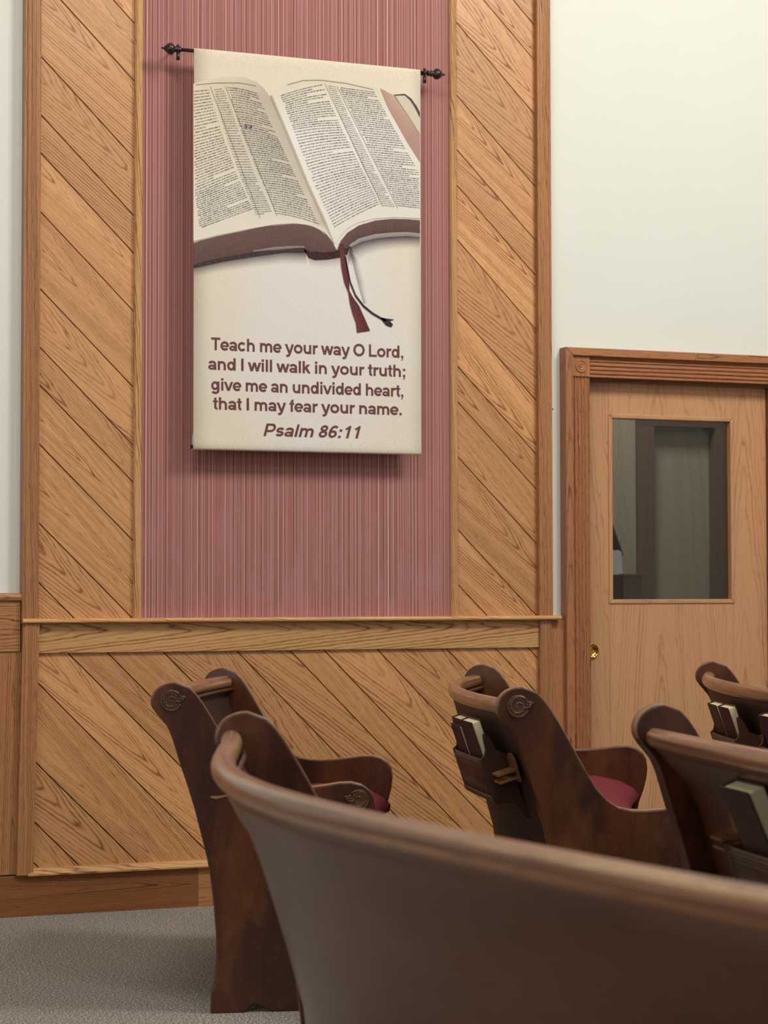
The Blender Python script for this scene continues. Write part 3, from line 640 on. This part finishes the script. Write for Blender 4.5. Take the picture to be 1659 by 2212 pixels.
def lettering(text, x0, x1, z, cap, shear, name, mat, parent, loc):
    adv = sum(G[c][0]-(0.075 if c == ' ' else 0.045) for c in text)-0.13; sx = (x1-x0)/adv; bm = bmesh.new(); pen = -0.08
    def put(x, y, k): return bm.verts.new((x0+(x+shear*y)*sx, YF+(0.0007 if name == 'lettering' else -0.0018)-k*0.000015, z+y*cap))
    k = 0
    for ch in text:
        for st in G[ch][1]:
            pts, w = st if isinstance(st, tuple) else (st, SW); k = (k+1) % 7
            n = len(pts); closed = math.hypot(pts[0][0]-pts[-1][0], pts[0][1]-pts[-1][1]) < 1e-6
            rows = []
            for i in range(n):
                a_ = pts[i-1] if i else (pts[-2] if closed else pts[0]); c_ = pts[i+1] if i < n-1 else (pts[1] if closed else pts[-1])
                dx_, dy_ = c_[0]-a_[0], c_[1]-a_[1]; l = math.hypot(dx_, dy_) or 1.0
                nx_, ny_ = -dy_/l*w/2, dx_/l*w/2; p = pts[i]
                if len(pts) == 2 and ch in 'vwyk' and abs(dx_) > 0.05:    # slanted strokes end level
                    h_ = w/2*math.hypot(dx_, dy_)/abs(dy_); nx_, ny_ = -h_, 0.0
                rows.append((put(pen+p[0]+nx_, p[1]+ny_, k), put(pen+p[0]-nx_, p[1]-ny_, k)))
            for i in range(n-1): bm.faces.new((rows[i][0], rows[i][1], rows[i+1][1], rows[i+1][0]))
        pen += G[ch][0]-(0.075 if ch == ' ' else 0.045)
    for f in bm.faces:
        f.normal_update()
        if f.normal.y > 0: f.normal_flip()
    me = bpy.data.meshes.new(name); bm.to_mesh(me); bm.free(); me.materials.append(mat)
    o = bpy.data.objects.new(name, me); C.objects.link(o); o.parent = parent; o.location = loc; return o
for text, xl, xr, yl, yr, sh, cap in (('Teach me your way O Lord,', 222, 1405, 846, 898, 0, 78), ('and I will walk in your truth;', 203, 1420, 965, 1018, 0, 76), ('give me an undivided heart,', 220, 1405, 1094, 1138, 0, 76), ('that I may fear your name.', 233, 1395, 1211, 1253, 0, 76), ('Psalm 86:11', 540, 1135, 1375, 1398, 0.25, 78)):
    (pl, pr_) = zb_([(xl, yl), (xr, yr)])
    A0, A1 = at(pl[0], pl[1], YF), at(pr_[0], pr_[1], YF)
    lettering(text, A0.x, A1.x, (A0.z+A1.z)/2, cap/2.86*0.00172, sh, 'lettering', M['ink'], bn, LB)
(p33,) = za([(536, 514)]); A0 = at(p33[0], p33[1], YF); (q33,) = za([(578, 514)]); A1 = at(q33[0], q33[1], YF)
lettering('33', A0.x, A1.x, A0.z, 0.0125, 0, 'chapter_number', flat('print_black', srgb(70, 66, 70), 0.85, spec=0.2), bn, LB)

# ------------------------------------------------------------------ pews
def polyval(c, y):
    r = 0.0
    for k in c: r = r*y+k
    return r
class Curve:
    def __init__(s, c): s.c = c
    def d(s, y): return (polyval(s.c, y+1e-4)-polyval(s.c, y-1e-4))/2e-4
    def n(s, y):
        d = s.d(y); l = math.hypot(1, d); return Vector((1/l, -d/l, 0))
    def t(s, y):
        d = s.d(y); l = math.hypot(1, d); return Vector((d/l, 1/l, 0))
    def p(s, y, off, h):
        n = s.n(y); return Vector((polyval(s.c, y)+n.x*off, y+n.y*off, h))
def sweep(b, cv, y0, y1, sec, n=40, off=None, cut=None, tuck=None):
    """carry a section (forward, height) along the pew's curve; cut = the two end-panel planes it is mitred to"""
    R = [[] for _ in range(n+1)]
    for a, h in sec:
        e0, e1 = y0, y1
        wt = 1.0 if tuck is None else min(1.0, max(0.0, (tuck-h)/0.10))
        o_ = (lambda y: off(y)*wt) if off else (lambda y: 0.0)
        if cut:
            es = []
            for (P, nn), g in zip(cut, (y0, y1)):
                lo, hi = g-0.5, g+0.5
                for _ in range(30):
                    m = (lo+hi)/2
                    if (cv.p(m, a+o_(m), 0)-P).dot(nn) > 0: hi = m
                    else: lo = m
                es.append((lo+hi)/2)
            e0, e1 = es
        for i in range(n+1):
            y = e0+(e1-e0)*i/n; R[i].append(cv.p(y, a+o_(y), h))
    b.rings(R, True, True, True)
def end_poly(dip=0.605, arm=1.0, foot=True):
    """side outline of a pew end: (forward, height)"""
    pts = [(0.097, 0.0), (0.099, 0.06), (0.106, 0.079), (0.111, 0.12), (0.113, 0.154), (0.112, 0.21), (0.105, 0.294), (0.095, 0.377), (0.086, 0.423), (0.053, 0.552), (0.033, 0.617), (0.014, 0.673), (-0.009, 0.747), (-0.016, 0.765), (-0.024, 0.781), (-0.040, 0.800), (-0.052, 0.8135)]
    for k in range(10):      # round head
        a = math.radians(204-12.9*k); pts.append((-0.003+0.0635*math.cos(a), 0.848+0.051*math.sin(a)))
    dd = dip-0.605
    pts += [(0.037, 0.885), (0.055, 0.867), (0.073, 0.843), (0.096, 0.806), (0.122, 0.761), (0.146, 0.716), (0.168, 0.678), (0.192, 0.648+dd*0.4), (0.220, 0.626+dd*0.7), (0.250, 0.612+dd*0.9), (0.285, 0.606+dd), (0.325, 0.605+dd), (0.370, 0.608+dd), (0.410, 0.613+dd*0.9), (0.450, 0.619+dd*0.8), (0.485, 0.620+dd*0.8), (0.512, 0.613+dd*0.8), (0.532, 0.599+dd*0.6), (0.544, 0.578+dd*0.5), (0.548, 0.553), (0.545, 0.52), (0.535, 0.48), (0.520, 0.44), (0.508, 0.38), (0.502, 0.30), (0.502, 0.20), (0.508, 0.12), (0.516, 0.06), (0.520, 0.0)]
    pts += [(0.262, 0.0), (0.253, 0.006), (0.238, 0.016), (0.219, 0.022), (0.206, 0.020), (0.192, 0.002), (0.188, 0.0)]
    return pts
def spiral(b, o, ax, ay, az, k, mirror=1):
    """carved scroll medallion: raised teardrop ground, coil and beads"""
    o, ax, ay, az = map(Vector, (o, ax, ay, az))
    P = lambda a, c, d: o+ax*(a*k*mirror)+ay*(c*k)+az*d
    out = []
    for i in range(24):
        a = math.radians(20+ (340-20)*i/23); r = 0.026
        out.append((r*math.cos(a)-0.004, r*math.sin(a)))
    out += [(0.030, 0.002), (0.036, 0.008), (0.030, 0.014)]
    b.piece()
    vs = [b.vert(P(a, c, 0.0035)) for a, c in out]; b.face(vs, [(a, c) for a, c in out])
    v0 = [b.vert(P(a*1.05, c*1.05, -0.001)) for a, c in out]
    n = len(out)
    for i in range(n):
        b.face([v0[i], v0[(i+1) % n], vs[(i+1) % n], vs[i]], [(0, 0)]*4)
    coil = []
    for i in range(46):
        t = i/45.0; a = math.radians(35+560*t); r = 0.024*(1-t)+0.003
        coil.append(P(r*math.cos(a)-0.004, r*math.sin(a), 0.0045))
    b.tube(coil, [0.0022*k]*46, 6)
    b.tube([P(0.017, 0.013, .0045), P(0.026, 0.009, .0045), P(0.034, 0.009, .004)], [0.0022*k]*3, 6)
    rim = [P(0.0275*math.cos(math.radians(a_))-0.004, 0.0275*math.sin(math.radians(a_)), 0.003) for a_ in range(24, 340, 8)]
    b.tube(rim, [0.0018*k]*len(rim), 6)
    b.tube([P(0.006, 0.0, .0045), P(0.016, -0.004, .005), P(0.026, -0.002, .0045), P(0.030, 0.004, .0045), P(0.024, 0.007, .0045)], [0.002*k]*5, 6)
    for i in range(13):
        a = math.radians(50+24*i); b.ball(P(0.0185*math.cos(a)-0.004, 0.0185*math.sin(a), 0.0045), 0.0024*k, 6)
    for a, c in ((0.020, 0.004), (0.027, 0.003), (0.033, 0.008)): b.ball(P(a, c, 0.0045), 0.003*k, 6)

def make_pew(cv, ya, yb, near, far, label, dips=(0.605, 0.605), med=True, body=(0.02, 0.02), rh=0.842, back='pew_back_dull'):
    """near/far: (x, y, angle) of each end panel's viewer-side face; the panel thickens along +n.
    body: how far the back and seat sit forward of the rail at the near and far end"""
    by = (ya+yb)/2; base = cv.p(by, 0.2, 0.0)
    root = empty('pew', base, label, 'pew'); L = -base
    TH = 0.036; cut = []
    for x, y, a in (near, far):
        a = math.radians(a); nn = Vector((-math.sin(a), math.cos(a), 0)); cut.append((Vector((x, y, 0))+nn*TH/2, nn))
    off = lambda y: body[0]+(body[1]-body[0])*(y-ya)/(yb-ya)
    for which, e, dip in (('near', near, dips[0]), ('far', far, dips[1])):
        x, y, a = e; a = math.radians(a); s_ = Vector((math.cos(a), math.sin(a), 0)); n_ = Vector((-math.sin(a), math.cos(a), 0))
        b = MB(); b.prism(end_poly(dip), (x, y, 0), s_, (0, 0, 1), n_, TH, 1)
        o = b.build('end_panel', M['pew'], root, L, bevel=0.004)
        # worn rim on the top edge: pale strip with its highlight painted in
        prof = end_poly(dip)[17:46]
        b = MB(); b.piece(); rows = []
        for (p0, q0), (p1, q1), (p2, q2) in zip([prof[0]]+prof[:-1], prof, prof[1:]+[prof[-1]]):
            tx, tz = p2-p0, q2-q0; l = math.hypot(tx, tz); nx, nz = -tz/l, tx/l
            if nz < 0 and nx < 0 and False: nx, nz = -nx, -nz
            rows.append([Vector((x, y, 0))+s_*(p1+nx*w)+Vector((0, 0, q1+nz*w))+n_*d for w, d in ((-0.001, 0.003), (0.0012, 0.005), (0.0012, TH-0.005), (-0.001, TH-0.003))])
        b.rings(rows, True, True, True); b.build('worn_lit_rim', M['pew_edge'], o)
        if which == 'near' and med:
            b = MB(); spiral(b, Vector((x, y, 0))+s_*(-0.008)+Vector((0, 0, 0.850)), s_, (0, 0, 1), -n_, 1.0); b.build('carved_scroll', M['carve'], o)
            b = MB(); spiral(b, Vector((x, y, 0))+s_*0.498+Vector((0, 0, 0.572+(dip-0.605)*0.5)), s_, (0, 0, 1), -n_, 1.0, -1); b.build('carved_scroll', M['carve'], o)
    rr = 0.0215; sec = [(rr*math.cos(2*math.pi*k/18), rh+rr*math.sin(2*math.pi*k/18)) for k in range(18)]
    b = MB(); sweep(b, cv, ya, yb, sec, 56, None, cut); rail = b.build('top_rail', M['pew_rail'], root, L)
    sec = [(0.024+0.006*math.cos(2*math.pi*k/8), rh-0.022+0.006*math.sin(2*math.pi*k/8)) for k in range(8)]
    b = MB(); sweep(b, cv, ya, yb, sec, 40, None, cut); b.build('bead_moulding', M['pew'], rail)
    bk = [(-0.010, rh-0.012), (-0.006, rh-0.042), (-0.002, rh-0.07), (0.006, rh-0.10), (0.026, 0.68), (0.046, 0.617), (0.066, 0.552), (0.100, 0.430), (0.114, 0.32), (0.121, 0.22), (0.122, 0.09)]
    fr_ = [(a+0.016, h) for a, h in reversed(bk)]
    b = MB(); sweep(b, cv, ya, yb, bk+fr_, 48, off, cut, rh-0.012); b.build('back_panel', M[back], root, L)
    b = MB(); sweep(b, cv, ya, yb, [(0.122, 0.40), (0.47, 0.405), (0.482, 0.412), (0.482, 0.424), (0.47, 0.43), (0.122, 0.424)], 40, off, cut)
    sweep(b, cv, ya, yb, [(0.425, 0.32), (0.445, 0.32), (0.445, 0.404), (0.425, 0.404)], 40, off, cut)
    b.build('seat', M['pew'], root, L)
    cs = [(0.135, 0.432), (0.128, 0.45), (0.135, 0.475), (0.17, 0.503), (0.23, 0.524), (0.31, 0.531), (0.40, 0.526), (0.47, 0.511), (0.515, 0.488), (0.536, 0.462), (0.532, 0.442), (0.510, 0.432)]
    b = MB(); sweep(b, cv, ya, yb, cs, 40, off, cut); b.build('seat_cushion', M['cushion'], root, L)
    return root, L
def lean(e, h, bo=0.02): return (0.75-h)*0.33-e+bo-0.006
def make_rack(cv, root, L, y0, y1, cup_y, bo, dz=0.0, low=False):
    """hymnal rack on the pew back: front board, floor, bracket ends, cup holder"""
    D = 0.078
    f = lambda e, h: (lean(e, h+dz, bo), h+dz)
    b = MB(); sweep(b, cv, y0, y1, [f(D, 0.588), f(D, 0.700), f(D-0.004, 0.703), f(D-0.009, 0.700), f(D-0.009, 0.588)], 14)
    sweep(b, cv, y0, y1, [f(D+0.0025, 0.588), f(D+0.0045, 0.594), f(D+0.0025, 0.604), f(D-0.002, 0.604), f(D-0.002, 0.588)], 14)
    for h in (0.690, 0.683, 0.676): sweep(b, cv, y0, y1, [f(D+0.0022, h-0.002), f(D+0.0030, h), f(D+0.0022, h+0.002), f(D-0.002, h)], 14)
    rk = b.build('book_rack', M['rack'], root, L)
    b = MB(); sweep(b, cv, y0, y1, [f(D-0.006, 0.588), f(D-0.006, 0.597), f(0.0, 0.597), f(0.0, 0.588)], 14); b.build('rack_floor', M['rack'], rk)
    for y, sgn in ((y0, -1), (y1, 1)):
        pl = [(D+0.001, 0.586), (D+0.001, 0.702), (D-0.012, 0.712), (D-0.020, 0.728), (D-0.023, 0.755), (D-0.026, 0.768), (D-0.032, 0.772), (D-0.040, 0.764), (D-0.046, 0.745), (D-0.050, 0.725), (0.0, 0.715), (0.0, 0.54), (0.012, 0.55), (0.022, 0.572), (0.034, 0.584)]
        if low and sgn > 0: pl = [(D+0.001, 0.586), (D+0.001, 0.704), (0.0, 0.704), (0.0, 0.54), (0.012, 0.55), (0.022, 0.572), (0.034, 0.584)]
        yy0, yy1 = (y-0.010, y-0.0005) if sgn < 0 else (y+0.0005, y+0.010)
        b = MB(); b.rings([[cv.p(q, lean(e, h+dz, bo), h+dz) for e, h in pl] for q in (yy0, yy1)], True, True, False); b.build('bracket', M['rack'], rk, bevel=0.0012)
    if cup_y is None: return rk
    # cup holder: a small shelf with two round holes
    b = MB(); b.piece(); hw = 0.032; ww = 0.056; hz = 0.678+dz+(0.040 if low else 0.0)
    cps = [(-hw*0.48, ww*0.52), (hw*0.48, ww*0.52)]; th = 0.012
    o0 = cv.p(cup_y, lean(0.004, hz, bo), hz); t_ = cv.t(cup_y); n_ = (-cv.n(cup_y)-Vector((0, 0, 0.30))).normalized(); w_ = (Vector((0, 0, 1))-cv.n(cup_y)*0.30).normalized()
    P = lambda a, e, z: o0+t_*a+n_*e+w_*z
    def ringplate(z0, z1):
        # plate with holes: built from strips around each hole
        for cx_, ce in cps:
            K = 16; inner = []; outer = []
            for k in range(K):
                a = 2*math.pi*k/K; ca, sa = math.cos(a), math.sin(a); m = max(abs(ca), abs(sa))
                inner.append((cx_+0.0095*ca, ce+0.0095*sa))
                oa, oe = cx_+hw*0.5*ca/m, ce+ww*0.5*sa/m
                outer.append((oa, max(oe, 0.0)))
            for k in range(K):
                j = (k+1) % K
                for z in (z0, z1):
                    b.face([b.vert(P(*inner[k], z)), b.vert(P(*inner[j], z)), b.vert(P(*outer[j], z)), b.vert(P(*outer[k], z))], [inner[k], inner[j], outer[j], outer[k]])
                b.face([b.vert(P(*inner[k], z0)), b.vert(P(*inner[j], z0)), b.vert(P(*inner[j], z1)), b.vert(P(*inner[k], z1))], [(0, 0)]*4)
                b.face([b.vert(P(*outer[k], z0)), b.vert(P(*outer[j], z0)), b.vert(P(*outer[j], z1)), b.vert(P(*outer[k], z1))], [(0, 0)]*4)
    ringplate(0.0, 0.006); ringplate(-0.020, -0.014)
    b.rings([[P(a, 0.0, z) for a, z in ((-hw, -0.03), (hw, -0.03), (hw, 0.03), (0.012, 0.045), (-0.012, 0.045), (-hw, 0.03))], [P(a, 0.006, z) for a, z in ((-hw, -0.03), (hw, -0.03), (hw, 0.03), (0.012, 0.045), (-0.012, 0.045), (-hw, 0.03))]], True, True, False)
    b.build('cup_holder', M['cupwood'], root, L)
    return rk

cA = Curve([0.163114, -1.475002, 4.633878])
cB = Curve([-0.024275, 0.306454, -1.472418, 3.478185, -4.266524, 3.239823])
cC = Curve([0.042712, -0.544994, 2.416237, -1.583301])
cD = Curve([-0.004916, 0.106712, -0.411021, 2.379509])
cE = Curve([0.060994, -0.901217, 4.70285, -5.509662])
rA, LA = make_pew(cA, 5.45, 6.44, (1.45, 5.43, -13), (1.87, 6.40, -28), 'short dark pew by the left planks, its carved end standing on open carpet', body=(0.015, 0.0), rh=0.853)
rB, LB_ = make_pew(cB, 1.0, 3.98, (1.34, 0.82, 20), (1.22, 4.0, -16), 'long curved dark pew nearest the viewer with its bare brown back turned', body=(0.03, 0.04), back='pew_back')
rC, LC = make_pew(cC, 4.80, 6.45, (2.2, 4.80, -13), (2.79, 6.40, -30), 'curved dark pew in front of the door casing with hymnals in its rack', dips=(0.578, 0.612), body=(0.02, 0.012))
rD, LD_ = make_pew(cD, 2.0, 3.93, (1.965, 1.95, 2), (2.14, 3.93, -3), 'dark pew with a cup holder and one hymnal on its back, cut by the frame', body=(0.075, 0.07), rh=0.828, back='pew_back')
rE, LE = make_pew(cE, 4.72, 6.36, (3.02, 4.68, -13), (3.65, 6.34, -26), 'farthest dark pew in front of the glazed door with hymnals in its rack')
make_rack(cC, rC, LC, 4.975, 5.33, 4.925, 0.02)
make_rack(cD, rD, LD_, 3.15, 3.555, 3.648, 0.07, -0.060, True)
make_rack(cE, rE, LE, 5.335, 5.66, 5.285, 0.02)
make_rack(cE, rE, LE, 4.83, 5.075, None, 0.02)

# hymnals standing in the racks
def make_book(w, hgt, th, label, group):
    root = empty('hymnal', (0, 0, 0), label, 'book', group)
    b = MB(); c = 0.0022
    b.box(-w/2, w/2, 0, c, 0, hgt); b.box(-w/2, w/2, th-c, th, 0, hgt); b.box(w/2-c, w/2, c, th-c, 0, hgt)
    b.build('cover', M['cover'], root, bevel=0.0006)
    b = MB(); b.prism([(-w/2+0.004, c), (w/2-c, c), (w/2-c, th-c), (-w/2+0.004, th-c)], (0, 0, 0.004), (1, 0, 0), (0, 1, 0), (0, 0, 1), hgt-0.008, 0)
    b.build('page_block', M['pages'], root)
    return root
def copy_tree(o):
    c = o.copy(); C.objects.link(c)
    for ch in o.children:
        d = ch.copy(); C.objects.link(d); d.parent = c
    return c
def place_book(o, cv, y, e, h, bo, k=0.33, th=1.0, hs=1.0):
    t_ = cv.t(y); n_ = -cv.n(y); upv = (Vector((0, 0, 1))+n_*k).normalized()
    ev = (n_-upv*n_.dot(upv)).normalized(); xv = ev.cross(upv)
    ev = ev*th; upv = upv*hs
    p = cv.p(y, lean(e, h, bo), h)
    o.matrix_world = Matrix(((xv.x, ev.x, upv.x, p.x), (xv.y, ev.y, upv.y, p.y), (xv.z, ev.z, upv.z, p.z), (0, 0, 0, 1)))
bk0 = make_book(0.140, 0.204, 0.026, 'x', None)
thin = make_book(0.135, 0.178, 0.0085, 'thin dark booklet leaning outermost in the rack of the pew before the door casing', 'hymnals in the rack of the pew before the casing')
thin.name = 'booklet'; thin['category'] = 'booklet'; del thin['group']
place_book(thin, cC, 5.238, 0.0570, 0.609, 0.02)
books = [(cC, 5.238, 0.029, 0.609, 0.02, 'hymnal standing behind a thin dark booklet in the pew before the door casing', 'hymnals in the rack of the pew before the casing'),
         (cC, 5.072, 0.036, 0.611, 0.02, 'hymnal with a wide cream fore edge in the pew before the door casing', 'hymnals in the rack of the pew before the casing'),
         (cE, 5.578, 0.034, 0.609, 0.02, 'hymnal at the left end of the farthest pew rack', 'hymnals in the farthest pew rack'),
         (cE, 5.425, 0.034, 0.609, 0.02, 'middle hymnal with a cream fore edge in the farthest pew rack', 'hymnals in the farthest pew rack'),
         (cE, 4.975, 0.034, 0.609, 0.02, 'hymnal by the frame edge in the farthest pew rack', 'hymnals in the farthest pew rack'),
         (cD, 3.425, 0.014, 0.553, 0.07, 'hymnal with pale page tops behind the pew rail at the frame edge', None)]
for i, (cv, y, e, h, bo, lab, grp) in enumerate(books):
    o = bk0 if i == 0 else copy_tree(bk0)
    o['label'] = lab
    if grp: o['group'] = grp
    elif 'group' in o: del o['group']
    place_book(o, cv, y, e, h, bo, *((0.42, 1.5, 1.21) if cv is cD else ()))
    if cv is cD:
        c = [k for k in o.children if k.name.startswith('cover')][0]; c.data = c.data.copy(); c.data.materials[0] = M['pew_back_dull']

# pale scuff along the near end of the short pew
pe = [c for c in rA.children if c.name.startswith('end_panel')][0]
a_ = math.radians(-13); s_ = Vector((math.cos(a_), math.sin(a_), 0)); n_ = Vector((-math.sin(a_), math.cos(a_), 0))
b = MB(); b.prism([(0.095, 0.584), (0.110, 0.5805), (0.146, 0.588), (0.147, 0.5925), (0.118, 0.589), (0.097, 0.5885)], Vector((1.45, 5.43, 0))-n_*0.0012, s_, (0, 0, 1), n_, 0.002, 0); b.build('scuff', M['pew_edge'], pe, label='pale scuff on the dark end')
# a small dark nail in the right post
b = MB(); b.tube([(3.4585, 7.262, 1.863), (3.462, 7.256, 1.863)], 0.003, 8); b.build('nail', M['black'], label='tiny dark nail on the right reeded post', cat='nail')
